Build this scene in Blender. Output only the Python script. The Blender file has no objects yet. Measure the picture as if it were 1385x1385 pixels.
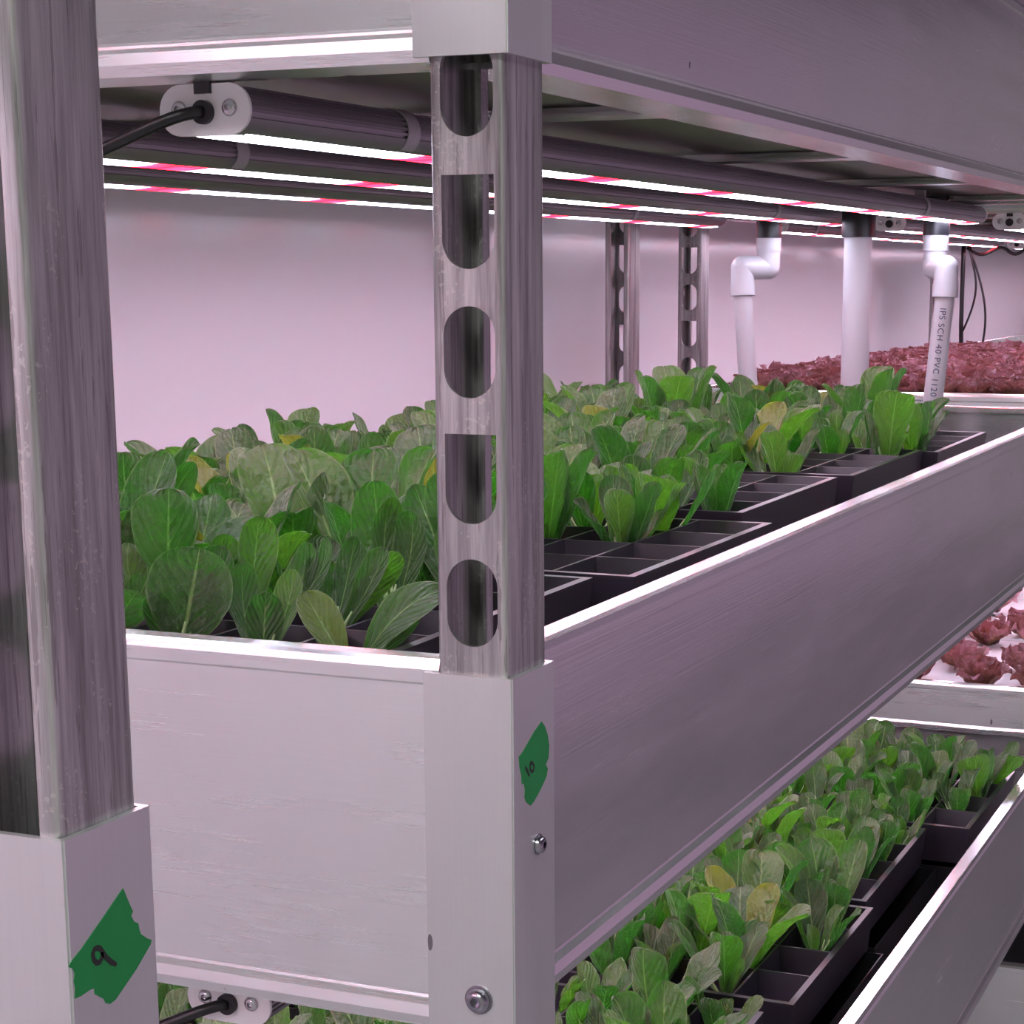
import bpy, bmesh, math, random
from mathutils import Vector, Matrix, Quaternion
C = bpy.context.scene.collection
PI = math.pi
random.seed(7)
rnd = random.Random(11)

# ------------------------------------------------------------------ camera
CAMX = Vector((0.92069065, 0.39028278, -0.00284419))      # image right in world
CAMD = Vector((0.07466656, -0.18328437, -0.98022025))     # image down in world
CAMF = Vector((-0.38308438, 0.90226725, -0.19788927))     # view direction
F, CX, CY = 2613.85, 755.7, 901.46
CPOS = Vector((0.3642, -0.8025, 0.1842))
cam = bpy.data.cameras.new('camera'); camo = bpy.data.objects.new('camera', cam); C.objects.link(camo)
m = Matrix((( CAMX.x, -CAMD.x, -CAMF.x, CPOS.x), (CAMX.y, -CAMD.y, -CAMF.y, CPOS.y), (CAMX.z, -CAMD.z, -CAMF.z, CPOS.z), (0, 0, 0, 1)))
camo.matrix_world = m
cam.sensor_fit = 'HORIZONTAL'; cam.sensor_width = 36; cam.lens = F / 1385 * 36
cam.shift_x = -(CX - 692.5) / 1385; cam.shift_y = (CY - 692.5) / 1385
cam.clip_start = 0.02; cam.clip_end = 60
bpy.context.scene.camera = camo

def at(px, py, ax, val):
    """the point of the photo at (px, py) on the plane axis ax = val"""
    d = CAMX * ((px - CX) / F) + CAMD * ((py - CY) / F) + CAMF
    return CPOS + d * ((val - CPOS[ax]) / d[ax])
def proj(p):
    q = Vector(p) - CPOS; w = q.dot(CAMF)
    if w < .05: return (-9999, -9999)
    return (F * q.dot(CAMX) / w + CX, F * q.dot(CAMD) / w + CY)

# ------------------------------------------------------------------ materials
def lin(c): return tuple((x / 12.92 if x <= .04045 else ((x + .055) / 1.055) ** 2.4) for x in [v / 255 for v in c])
class NT:
    def __init__(s, name):
        s.m = bpy.data.materials.new(name); s.m.use_nodes = True
        s.t = s.m.node_tree; s.t.nodes.clear()
        s.out = s.t.nodes.new('ShaderNodeOutputMaterial')
    def n(s, typ, **kw):
        nd = s.t.nodes.new(typ)
        for k, v in kw.items():
            if k.startswith('i_'):
                nd.inputs[k[2:].replace('_', ' ')].default_value = v
            else: setattr(nd, k, v)
        return nd
    def l(s, a, b): s.t.links.new(a, b)
    def math(s, op, a, b=None, c=None):
        nd = s.n('ShaderNodeMath', operation=op)
        for i, v in enumerate((a, b, c)):
            if v is None: continue
            if isinstance(v, (int, float)): nd.inputs[i].default_value = v
            else: s.l(v, nd.inputs[i])
        return nd.outputs[0]
    def mix(s, f, a, b, blend='MIX'):
        nd = s.n('ShaderNodeMix', data_type='RGBA', blend_type=blend)
        for i, v in ((0, f), (6, a), (7, b)):
            if isinstance(v, (int, float)): nd.inputs[i].default_value = v
            elif isinstance(v, tuple): nd.inputs[i].default_value = (*v[:3], 1)
            else: s.l(v, nd.inputs[i])
        return nd.outputs[2]
    def noise(s, scale, vec=(1, 1, 1), detail=3, rough=.5, coord='Object'):
        tc = s.n('ShaderNodeTexCoord'); mp = s.n('ShaderNodeMapping'); mp.inputs['Scale'].default_value = vec
        s.l(tc.outputs[coord], mp.inputs[0])
        nz = s.n('ShaderNodeTexNoise'); nz.inputs['Scale'].default_value = scale; nz.inputs['Detail'].default_value = detail
        nz.inputs['Roughness'].default_value = rough
        s.l(mp.outputs[0], nz.inputs[0]); return nz.outputs[0]
    def ramp(s, f, stops):
        r = s.n('ShaderNodeValToRGB'); s.l(f, r.inputs[0])
        while len(r.color_ramp.elements) < len(stops): r.color_ramp.elements.new(.5)
        for e, (p, c) in zip(r.color_ramp.elements, stops):
            e.position = p; e.color = (*c, 1) if len(c) == 3 else c
        return r.outputs[0]
    def bsdf(s, **kw):
        b = s.n('ShaderNodeBsdfPrincipled')
        for k, v in kw.items():
            k = k.replace('_', ' ')
            if isinstance(v, (int, float)): b.inputs[k].default_value = v
            elif isinstance(v, tuple): b.inputs[k].default_value = (*v[:3], 1)
            else: s.l(v, b.inputs[k])
        return b
    def bump(s, h, strength, dist, b):
        n = s.n('ShaderNodeBump'); n.inputs['Strength'].default_value = strength; n.inputs['Distance'].default_value = dist
        s.l(h, n.inputs['Height']); s.l(n.outputs[0], b.inputs['Normal'])
    def done(s, b):
        s.l(b.outputs[0], s.out.inputs[0]); return s.m

def plain(name, col, rough=.5, metal=0., spec=.5, **kw):
    t = NT(name); return t.done(t.bsdf(Base_Color=col, Roughness=rough, Metallic=metal, Specular_IOR_Level=spec, **kw))

def aluminium(name, base=(.80, .79, .80), rough=.18, axis='z', scr=.14):
    t = NT(name)
    vec = {'z': (3, 3, 420), 'v': (300, 300, 2)}[axis]
    fine = t.noise(1.6, vec, 5, .65)
    coarse = t.noise(3, (1, 1, 9) if axis == 'z' else (9, 9, 1), 3, .6)
    blot = t.noise(7, (1, 1, 1), 4, .6)
    c = t.mix(t.math('MULTIPLY', blot, .28), base, tuple(b * .62 for b in base))
    c = t.mix(t.math('MULTIPLY', fine, .25), c, tuple(b * .7 for b in base))
    # small dark nicks
    vo = t.n('ShaderNodeTexVoronoi'); vo.inputs['Scale'].default_value = 34
    tc = t.n('ShaderNodeTexCoord'); mp = t.n('ShaderNodeMapping'); mp.inputs['Scale'].default_value = (1, 1, .35)
    t.l(tc.outputs['Object'], mp.inputs[0]); t.l(mp.outputs[0], vo.inputs['Vector'])
    gate = t.math('GREATER_THAN', t.noise(5.3, (1, 1, 1), 2), .60)
    nick = t.math('MULTIPLY', t.math('LESS_THAN', vo.outputs['Distance'], .055), gate)
    c = t.mix(t.math('MULTIPLY', nick, .8), c, (.10, .08, .10))
    r = t.math('ADD', t.math('MULTIPLY', coarse, .22), rough - .10)
    r = t.math('ADD', r, t.math('MULTIPLY', fine, .08))
    b = t.bsdf(Base_Color=c, Roughness=r, Metallic=.88)
    t.bump(fine, scr, .0004, b)
    return t.done(b)

def galvanised(name):
    t = NT(name)
    st = t.noise(2.2, (55, 55, 2.2), 5, .7); st2 = t.noise(1.3, (160, 160, 6), 4, .7)
    bl = t.noise(9, (2, 2, 1), 5, .7)
    sp = t.noise(420, (1, 1, 1), 2, .6)
    c = t.ramp(st, [(.30, (.10, .09, .095)), (.47, (.32, .31, .32)), (.70, (.62, .61, .61))])
    c = t.mix(t.math('MULTIPLY', t.math('GREATER_THAN', st2, .60), .55), c, (.10, .085, .09))
    c = t.mix(t.math('MULTIPLY', bl, .45), c, (.34, .33, .31))
    c = t.mix(t.math('MULTIPLY', t.math('MULTIPLY', t.math('GREATER_THAN', sp, .60), t.math('GREATER_THAN', bl, .52)), .35), c, (.62, .6, .56))
    r = t.math('ADD', t.math('MULTIPLY', bl, .35), .20)
    b = t.bsdf(Base_Color=c, Roughness=r, Metallic=.72)
    t.bump(st, .25, .0006, b)
    return t.done(b)

ALU = aluminium('brushed_aluminium')
ALU_END = aluminium('brushed_aluminium_end', base=(.88, .93, .90), rough=.22)  # green tint in the base colour offsets the pink grow light
SLEEVE = aluminium('sleeve_aluminium', base=(.74, .77, .75), rough=.34, axis='v', scr=.12)  # base nudged green to counter the pink light spill
GALV = galvanised('galvanised_steel')
UNDER = plain('tray_underside', (.19, .18, .155), .42, .35)
BLACK_PL = plain('black_plastic', (.012, .011, .014), .38, 0, .5)
TRAY_RIM = plain('black_tray_plastic', (.030, .024, .036), .28, 0, .8)
FLOORPL = plain('black_liner', (.008, .007, .009), .35)
CABLE = plain('black_rubber', (.010, .009, .010), .33)
CAPM = plain('light_grey_end_cap', (.86, .84, .84), .45)
STEEL = plain('stainless_screw', (.55, .53, .55), .18, 1.0)
DARKSTEEL = plain('zinc_bolt', (.33, .32, .36), .22, 1.0)
HOUSING = plain('dark_anodised_housing', (.34, .32, .34), .42, .6)
CLIPM = plain('grey_bracket', (.50, .48, .50), .5, .2)
PVC = NT('white_pvc'); _n = PVC.noise(20, (1, 1, .3), 3)
PVC = PVC.done(PVC.bsdf(Base_Color=PVC.mix(_n, (.54, .54, .56), (.48, .47, .50)), Roughness=.30))
INK = plain('pipe_ink', (.03, .04, .10), .6)
RAFT = plain('white_raft_foam', (.55, .54, .56), .5)
MARK = plain('black_marker', (.008, .012, .008), .5)
FLOORM = NT('pale_floor'); _n = FLOORM.noise(4, (1, 1, 1), 4)
FLOORM = FLOORM.done(FLOORM.bsdf(Base_Color=FLOORM.mix(_n, (.55, .53, .55), (.42, .40, .43)), Roughness=.35))
CEILM = plain('grey_ceiling', (.10, .09, .11), .7)
t = NT('white_wall_sheet'); _n = t.noise(1.3, (1, .35, .5), 2)
b = t.bsdf(Base_Color=(.80, .775, .81), Roughness=t.math('ADD', t.math('MULTIPLY', _n, .10), .10), Specular_IOR_Level=.32)
t.bump(_n, .10, .02, b); WALLM = t.done(b)
t = NT('green_masking_tape'); _n = t.noise(60, (1, 1, 1), 3)
TAPE = t.done(t.bsdf(Base_Color=t.mix(_n, (.0, .19, .035), (.0, .26, .06)), Roughness=.55))

def led_material(name, strength, phase):
    t = NT(name)
    tc = t.n('ShaderNodeTexCoord'); sx = t.n('ShaderNodeSeparateXYZ'); t.l(tc.outputs['Object'], sx.inputs[0])
    y = sx.outputs[1]
    fr = t.math('FRACT', t.math('ADD', t.math('DIVIDE', t.math('SUBTRACT', y, phase), .2645), .5))
    d = t.math('ABSOLUTE', t.math('SUBTRACT', fr, .5))                 # 0 at a red diode
    red = t.math('SMOOTHSTEP', d) if False else t.ramp(d, [(.10, (1, 1, 1)), (.17, (0, 0, 0))])
    dots = t.math('ABSOLUTE', t.math('SINE', t.math('MULTIPLY', y, PI / .0378)))
    dots = t.math('ADD', t.math('MULTIPLY', dots, .75), .35)
    col = t.mix(red, (.79, .78, 1.0), (1.0, .008, .024))
    e = t.n('ShaderNodeEmission'); t.l(col, e.inputs[0])
    st = t.math('MULTIPLY', dots, t.math('SUBTRACT', strength, t.math('MULTIPLY', red, strength * .25)))
    t.l(st, e.inputs[1]); t.l(e.outputs[0], t.out.inputs[0]); return t.m
LED = led_material('led_diodes', 30.0, .233)

def leaf_material(name, kind):
    t = NT(name)
    uv = t.n('ShaderNodeUVMap'); s = t.n('ShaderNodeSeparateXYZ'); t.l(uv.outputs[0], s.inputs[0])
    u, v = s.outputs[0], s.outputs[1]
    at_ = t.n('ShaderNodeAttribute'); at_.attribute_name = 'tone'; tone = at_.outputs['Fac']
    au = t.math('ABSOLUTE', t.math('SUBTRACT', u, .5))
    nz = t.noise(45, (1, 1, 1), 4, .6); nz2 = t.noise(260, (1, 1, 1), 3, .6)
    rib_w = t.math('MULTIPLY_ADD', v, -.035, .045)
    rib = t.math('MULTIPLY', t.math('SUBTRACT', 1, t.math('DIVIDE', au, rib_w)), 1.0)
    rib = t.ramp(rib, [(0, (0, 0, 0)), (.6, (1, 1, 1))])
    # side veins run up and outwards from the midrib
    ph = t.math('SUBTRACT', t.math('MULTIPLY', v, 8.5), t.math('MULTIPLY', au, 7.5))
    ph = t.math('ADD', ph, t.math('MULTIPLY', nz, .9))
    vd = t.math('ABSOLUTE', t.math('SUBTRACT', t.math('FRACT', ph), .5))
    vein = t.ramp(vd, [(0, (1, 1, 1)), (.07, (0, 0, 0))])
    if kind == 'green':
        c = t.ramp(tone, [(0, (.022, .070, .014)), (.5, (.045, .108, .022)), (.85, (.08, .17, .03)), (1, (.20, .25, .035))])
        bloom = t.math('MULTIPLY', t.ramp(t.math('ADD', t.noise(22, (1, 1, 1), 3, .6), t.math('MULTIPLY', v, .28)), [(.50, (0, 0, 0)), (.85, (1, 1, 1))]), .55)  # patchy grey towards the tip paints in the silvery light sheen
        c = t.mix(bloom, c, (.25, .275, .17))
        c = t.mix(t.math('MULTIPLY', nz2, .35), c, (.03, .07, .02))
        c = t.mix(t.math('MULTIPLY', vein, .22), c, (.20, .30, .12))
        c = t.mix(rib, c, (.30, .46, .16))
        rimf = t.ramp(au, [(.468, (0, 0, 0)), (.492, (1, 1, 1))]); c = t.mix(t.math('MULTIPLY', rimf, .55), c, (.36, .46, .22))
        base_f = t.ramp(v, [(0, (1, 1, 1)), (.22, (0, 0, 0))])
        c = t.mix(t.math('MULTIPLY', base_f, .55), c, (.28, .42, .12))
        tr = t.mix(t.math('MULTIPLY', vein, .5), t.ramp(tone, [(0, (.02, .22, .008)), (.5, (.045, .34, .01)), (.85, (.13, .50, .015)), (1, (.40, .50, .03))]), (.16, .50, .05))
        b = t.bsdf(Base_Color=c, Roughness=t.math('MULTIPLY_ADD', nz, .25, .30), Specular_IOR_Level=.6)
        sheen = b.inputs.get('Sheen Weight')
        if sheen: sheen.default_value = .30; b.inputs['Sheen Roughness'].default_value = .45; b.inputs['Sheen Tint'].default_value = (1, .93, .97, 1)
        trf = .36
    else:
        edge = t.ramp(t.math('MAXIMUM', t.math('MULTIPLY', au, 2.0), v), [(.30, (0, 0, 0)), (.75, (1, 1, 1))])
        c1 = t.ramp(tone, [(0, (.34, .24, .03)), (.5, (.30, .10, .045)), (1, (.30, .26, .05))])
        c2 = t.ramp(tone, [(0, (.50, .24, .34)), (.5, (.26, .075, .10)), (1, (.62, .36, .46))])
        c = t.mix(edge, c1, c2)
        c = t.mix(t.ramp(nz, [(.38, (0, 0, 0)), (.62, (.85, .85, .85))]), c, (.10, .035, .03))
        c = t.mix(t.math('MULTIPLY', vein, .3), c, (.50, .28, .34))
        tr = t.mix(.5, c, (.50, .16, .06))
        b = t.bsdf(Base_Color=c, Roughness=.42, Specular_IOR_Level=.5)
        trf = .28
    bl = t.math('ADD', t.math('MULTIPLY', vd, .45), t.math('ADD', t.math('MULTIPLY', nz2, .5), t.math('MULTIPLY', t.noise(120, (1, 1, 1), 2), 1.3)))
    bp = t.n('ShaderNodeBump'); bp.inputs['Strength'].default_value = .85; bp.inputs['Distance'].default_value = .0030
    t.l(bl, bp.inputs['Height']); t.l(bp.outputs[0], b.inputs['Normal'])
    td = t.n('ShaderNodeBsdfTranslucent'); t.l(tr, td.inputs[0]); t.l(bp.outputs[0], td.inputs[1])
    mx = t.n('ShaderNodeMixShader'); mx.inputs[0].default_value = trf
    t.l(b.outputs[0], mx.inputs[1]); t.l(td.outputs[0], mx.inputs[2]); t.l(mx.outputs[0], t.out.inputs[0])
    return t.m
GREEN = leaf_material('romaine_leaf', 'green')
REDL = leaf_material('red_lettuce_leaf', 'red')
STALK = plain('pale_leaf_stalk', (.34, .48, .20), .4)

# ------------------------------------------------------------------ mesh helpers
class MB:
    def __init__(s): s.bm = bmesh.new()
    def box(s, a, b, bev=0.0):
        x0, y0, z0 = a; x1, y1, z1 = b
        vs = [s.bm.verts.new(p) for p in ((x0, y0, z0), (x1, y0, z0), (x1, y1, z0), (x0, y1, z0), (x0, y0, z1), (x1, y0, z1), (x1, y1, z1), (x0, y1, z1))]
        fs = [s.bm.faces.new([vs[i] for i in f]) for f in ((3, 2, 1, 0), (4, 5, 6, 7), (0, 1, 5, 4), (1, 2, 6, 5), (2, 3, 7, 6), (3, 0, 4, 7))]
        if bev:
            es = list({e for f in fs for e in f.edges})
            bmesh.ops.bevel(s.bm, geom=es, offset=bev, segments=2, affect='EDGES', profile=.5)
        return s
    def extrude_profile(s, pts, fn, t0, t1, closed=True, caps=True):
        """pts 2-D profile, fn(p, t) -> 3-D point"""
        a = [s.bm.verts.new(fn(p, t0)) for p in pts]; b = [s.bm.verts.new(fn(p, t1)) for p in pts]
        n = len(pts)
        for i in range(n if closed else n - 1):
            j = (i + 1) % n; s.bm.faces.new((a[i], a[j], b[j], b[i]))
        if caps and closed:
            s.bm.faces.new(a[::-1]); s.bm.faces.new(b)
        return s
    def cyl(s, p0, p1, r, seg=24, r1=None, caps=True):
        p0, p1 = Vector(p0), Vector(p1); r1 = r if r1 is None else r1
        d = (p1 - p0).normalized(); q = d.to_track_quat('Z', 'Y'); ex, ey = q @ Vector((1, 0, 0)), q @ Vector((0, 1, 0))
        A = [s.bm.verts.new(p0 + (ex * math.cos(k * 2 * PI / seg) + ey * math.sin(k * 2 * PI / seg)) * r) for k in range(seg)]
        B = [s.bm.verts.new(p1 + (ex * math.cos(k * 2 * PI / seg) + ey * math.sin(k * 2 * PI / seg)) * r1) for k in range(seg)]
        for k in range(seg): s.bm.faces.new((A[k], A[(k + 1) % seg], B[(k + 1) % seg], B[k]))
        if caps: s.bm.faces.new(A[::-1]); s.bm.faces.new(B)
        return s
    def tube(s, pts, r, seg=12, caps=True):
        pts = [Vector(p) for p in pts]; rings = []; up = None
        for i, p in enumerate(pts):
            d = ((pts[min(i + 1, len(pts) - 1)]) - pts[max(i - 1, 0)]).normalized()
            if up is None:
                up = d.orthogonal().normalized()
            up = (up - d * up.dot(d)).normalized(); sd = d.cross(up)
            rr = r[i] if isinstance(r, (list, tuple)) else r
            rings.append([s.bm.verts.new(p + (up * math.cos(k * 2 * PI / seg) + sd * math.sin(k * 2 * PI / seg)) * rr) for k in range(seg)])
        for a, b in zip(rings, rings[1:]):
            for k in range(seg): s.bm.faces.new((a[k], a[(k + 1) % seg], b[(k + 1) % seg], b[k]))
        if caps: s.bm.faces.new(rings[0][::-1]); s.bm.faces.new(rings[-1])
        return s
    def mesh(s, name, mat, smooth=None):
        bmesh.ops.recalc_face_normals(s.bm, faces=s.bm.faces)
        me = bpy.data.meshes.new(name); s.bm.to_mesh(me); s.bm.free()
        for mm in (mat if isinstance(mat, (list, tuple)) else [mat]): me.materials.append(mm)
        if smooth is not None:
            me.polygons.foreach_set('use_smooth', [True] * len(me.polygons))
            if smooth < 3: me.set_sharp_from_angle(angle=smooth)
        return me
    def build(s, name, mat, parent=None, smooth=None):
        return link(name, s.mesh(name, mat, smooth), parent)
def link(name, me, parent=None):
    o = bpy.data.objects.new(name, me); C.objects.link(o)
    if parent: o.parent = parent
    return o
def tag(o, label=None, cat=None, group=None, kind=None):
    for k, v in (('label', label), ('category', cat), ('group', group), ('kind', kind)):
        if v: o[k] = v
    return o
def empty(name, loc, label, cat, group=None):
    o = bpy.data.objects.new(name, None); C.objects.link(o); o.location = loc; o.empty_display_size = .02
    bpy.context.view_layer.update()
    return tag(o, label, cat, group)
def adopt(parent, *kids):
    inv = Matrix.Translation(-Vector(parent.location))
    for k in kids:
        k.parent = parent; k.matrix_parent_inverse = inv

ORD = ['first', 'second', 'third', 'fourth', 'fifth', 'sixth', 'seventh', 'eighth', 'ninth', 'tenth', 'eleventh', 'twelfth', 'thirteenth', 'fourteenth',
       'fifteenth', 'sixteenth', 'seventeenth', 'eighteenth', 'nineteenth', 'twentieth', 'twenty-first', 'twenty-second']

# ------------------------------------------------------------------ setting
XW = -.83
def struct(name, a, b, mat):
    o = MB().box(a, b).build(name, mat); o['kind'] = 'structure'; return o
struct('floor', (XW - .1, -3.5, -1.62), (3.0, 12.1, -1.55), FLOORM)
struct('ceiling', (XW - .1, -3.5, 1.75), (3.0, 12.1, 1.85), CEILM)
struct('wall_left', (XW - .1, -3.5, -1.55), (XW, 12.0, 1.75), WALLM)
struct('wall_back', (XW, 12.0, -1.55), (3.0, 12.1, 1.75), WALLM)

# ------------------------------------------------------------------ shelf trough (aluminium channel tray)
W = .704                      # rack width, x from -W to 0
PITCH = .456
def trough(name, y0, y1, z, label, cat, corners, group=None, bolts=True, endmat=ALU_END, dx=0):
    """outer box x in [-W,0], y in [y0,y1], collar tops at z"""
    root = empty(name, (-W / 2, (y0 + y1) / 2, z - .18), label, cat, group)
    prof = [(.0, -.180), (.0012, -.1745), (.0, -.169), (-.0035, -.1665), (-.0040, -.1650), (-.0026, -.1640),
            (-.0026, -.0075), (.0, -.0060), (.0, .0005), (-.0012, .0038), (-.0040, .0052), (-.0165, .0052), (-.0175, .0040), (-.0175, -.003), (-.0050, -.003),
            (-.0050, -.1770), (-.038, -.1770), (-.038, -.180)]
    ins = .014; kids = []
    def side(nm, fn, t0, t1, mat):
        o = MB().extrude_profile([(n, z + h) for n, h in prof], fn, t0, t1).build(nm, mat); kids.append(o); return o
    side('side_panel', lambda p, t: (-ins + p[0], t, p[1]), y0 + .0402, y1 - .0402, ALU)
    side('side_panel', lambda p, t: (-W + ins - p[0], t, p[1]), y0 + .0402, y1 - .0402, ALU)
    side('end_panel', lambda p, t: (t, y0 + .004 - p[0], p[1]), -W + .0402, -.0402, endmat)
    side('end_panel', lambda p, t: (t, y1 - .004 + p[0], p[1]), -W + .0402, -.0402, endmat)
    kids.append(MB().box((-W + .0195, y0 + .0095, z - .1715), (-.0195, y1 - .0095, z - .1695)).build('floor_pan', UNDER))
    kids.append(MB().box((-W + .0200, y0 + .010, z - .1694), (-.0200, y1 - .010, z - (.0425 if y0 == R0 and z < .2 else .1670))).build('liner', FLOORPL))
    k = 0; yb = y0 + .34
    while yb < y1 - .1:
        pr = [(-.018, 0), (.018, 0), (.018, .002), (.0015, .002), (.0015, .0068), (-.0015, .0068), (-.0015, .002), (-.018, .002)]
        o = MB().extrude_profile(pr, lambda p, t: (t, yb + p[0], z - .1788 + p[1]), -W + .05, -.05).build('cross_beam', ALU); kids.append(o)
        yb += .49
    for (sx, sy) in corners:
        x0 = -.047 if sx > 0 else -W; x1 = 0 if sx > 0 else -W + .047
        ya = y0 if sy < 0 else y1 - .050; yc = ya + .050
        kids.append(sleeve(x0, x1, ya, yc, z - .195 if z < .2 else z - .178, z, sx, sy, bolts))
    adopt(root, *kids); root.location.x += dx
    return root
def sleeve(x0, x1, ya, yc, zb, zt, sx, sy, bolts):
    mb = MB(); th = .0030
    outer = [(x0, ya), (x1, ya), (x1, yc), (x0, yc)]; inner = [(x0 + th, ya + th), (x1 - th, ya + th), (x1 - th, yc - th), (x0 + th, yc - th)]
    bm = mb.bm; V = {}
    for nm, ring in (('o', outer), ('i', inner)):
        for h, zz in (('b', zb), ('t', zt)): V[nm + h] = [bm.verts.new((x, y, zz)) for x, y in ring]
    for k in range(4):
        j = (k + 1) % 4
        bm.faces.new((V['ob'][k], V['ob'][j], V['ot'][j], V['ot'][k])); bm.faces.new((V['ib'][j], V['ib'][k], V['it'][k], V['it'][j]))
        bm.faces.new((V['ot'][k], V['ot'][j], V['it'][j], V['it'][k])); bm.faces.new((V['ib'][k], V['ib'][j], V['ob'][j], V['ob'][k]))
    es = [e for e in bm.edges if abs(e.verts[0].co.z - e.verts[1].co.z) > .1 and e.verts[0] in V['ob'] + V['ot']]
    bmesh.ops.bevel(bm, geom=es, offset=.0008, segments=2, affect='EDGES')
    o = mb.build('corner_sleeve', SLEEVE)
    if bolts and sx > 0 and sy < 0:
        zb1 = zt - (.1602 if zt < .2 else .1455)
        b1 = bolt((-.0191, ya, zb1), (0, -1, 0), .0060 if zt < .2 else .0066); b1.parent = o
        b2 = bolt((x1, ya + .0285, zt - .0874), (1, 0, 0), .0044); b2.parent = o
    return o
def bolt(p, d, r):
    """button-head hex socket bolt with washer; axis along d"""
    d = Vector(d); q = d.to_track_quat('Z', 'Y'); mb = MB(); bm = mb.bm; seg = 24; p = Vector(p)
    prof = [(r * 1.22, 0), (r * 1.22, r * .12), (r * 1.05, r * .14), (r * 1.02, r * .35), (r * .86, r * .68), (r * .62, r * .85), (r * .50, r * .88)]
    rings = [[bm.verts.new(p + q @ Vector((rr * math.cos(k * 2 * PI / seg), rr * math.sin(k * 2 * PI / seg), h))) for k in range(seg)] for rr, h in prof]
    def hexr(a): a = (a % (PI / 3)) - PI / 6; return r * .42 * math.cos(PI / 6) / math.cos(a)
    for h in (.86, .35):
        rings.append([bm.verts.new(p + q @ Vector((hexr(k * 2 * PI / seg) * math.cos(k * 2 * PI / seg), hexr(k * 2 * PI / seg) * math.sin(k * 2 * PI / seg), r * h))) for k in range(seg)])
    for a, b in zip(rings, rings[1:]):
        for k in range(seg): bm.faces.new((a[k], a[(k + 1) % seg], b[(k + 1) % seg], b[k]))
    bm.faces.new(rings[-1]); bm.faces.new(rings[0][::-1])
    return mb.build('bolt', DARKSTEEL, smooth=.7)

# ------------------------------------------------------------------ slotted posts
def post(name, x0, x1, y0, y1, zb, zt, face, label, group, slots_z0=.0343, flats=True):
    """C channel. slotted back plate on the side 'face' (-1: towards -y, +1: towards +y), open opposite"""
    th = .0026; mb = MB(); bm = mb.bm; pitch = .0580; xm = (x0 + x1) / 2
    w = x1 - x0; r = .0034
    yb = y0 if face < 0 else y1; s = 1 if face < 0 else -1          # inwards direction
    def P(x, yy, z): return (x, yb + s * yy, z)
    xl, xr = x0 + r, x1 - r
    hw, hh = .01305, .0208
    k0 = math.floor((zb - slots_z0) / pitch) - 1; k1 = math.ceil((zt - slots_z0) / pitch) + 1
    for k in range(k0, k1 + 1):
        zc = slots_z0 + k * pitch; za, zd = zc - pitch / 2, zc + pitch / 2
        if zd <= zb + .001 or za >= zt - .001: continue
        za_, zd_ = max(za, zb), min(zd, zt)
        if zc - hh < zb or zc + hh > zt:
            for q in (0, th):
                bm.faces.new([bm.verts.new(P(x, q, z)) for x, z in ((xl, za_), (xr, za_), (xr, zd_), (xl, zd_))])
            continue
        flat = flats and (k % 2 == 1)
        ang = [i * 2 * PI / 44 for i in range(44)]
        hwR = (xr - xl) / 2; mx = (xl + xr) / 2 - xm
        for cx_, cz_ in ((hwR, zd_ - zc), (-hwR, zd_ - zc), (-hwR, za_ - zc), (hwR, za_ - zc)): ang.append(math.atan2(cz_, cx_) % (2 * PI))
        if flat:
            for cx_ in (hw - .001, -hw + .001, hw, -hw): ang.append(math.atan2(hh, cx_) % (2 * PI))
        ang = sorted(set(round(a, 5) for a in ang))
        def slot_hit(a):
            c, sn = math.cos(a), math.sin(a); best = None
            if flat and sn > 0:
                tt = min(hh / sn, hw / abs(c) if abs(c) > 1e-6 else 9); return tt
            if abs(c) > 1e-6:
                tt = hw / abs(c)
                if abs(tt * sn) <= hh - hw: return tt
            cz = (hh - hw) * (1 if sn > 0 else -1); bq = sn * cz
            return bq + math.sqrt(max(0, bq * bq - (cz * cz - hw * hw)))
        def rect_hit(a):
            c, sn = math.cos(a), math.sin(a)
            tx = hwR / abs(c) if abs(c) > 1e-9 else 9; hz = (zd_ - zc) if sn > 0 else (zc - za_)
            tz = hz / abs(sn) if abs(sn) > 1e-9 else 9; return min(tx, tz)
        ring = {}
        for q in (0, th):
            I = []; O = []
            for a in ang:
                ti, to = slot_hit(a), rect_hit(a); c, sn = math.cos(a), math.sin(a)
                I.append(bm.verts.new(P(xm + ti * c, q, zc + ti * sn))); O.append(bm.verts.new(P(xm + to * c, q, zc + to * sn)))
            ring[q] = I
            for i in range(len(ang)):
                j = (i + 1) % len(ang); bm.faces.new((I[i], I[j], O[j], O[i]))
        for i in range(len(ang)):
            j = (i + 1) % len(ang); bm.faces.new((ring[0][i], ring[0][j], ring[th][j], ring[th][i]))
    # rounded corners, side walls and returned lips, each as a thin closed profile
    D = y1 - y0; lip = .0095; ret = .0085
    for sgn in (-1, 1):
        xe = x0 if sgn < 0 else x1
        def X(d): return xe - sgn * d
        out = [(r, 0)] + [(r - r * math.sin(a), r - r * math.cos(a)) for a in (PI / 8, PI / 4, 3 * PI / 8, PI / 2)]
        out += [(0, D * .5), (0, D - r)] + [(r - r * math.cos(a), D - r + r * math.sin(a)) for a in (PI / 6, PI / 3, PI / 2)]
        out += [(lip - .001, D), (lip, D - .001), (lip, D - ret)]
        inn = [(lip - th * .7, D - ret), (lip - th * .7, D - th), (r, D - th), (th, D - r), (th, r), (r, th)]
        pf = [(X(a), b) for a, b in out + inn]
        mb.extrude_profile(pf, lambda p, t: P(p[0], p[1], t), zb, zt)
    bmesh.ops.remove_doubles(bm, verts=bm.verts, dist=.00001)
    o = mb.build(name, GALV, smooth=.6)
    return tag(o, label, 'post', group)

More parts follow.
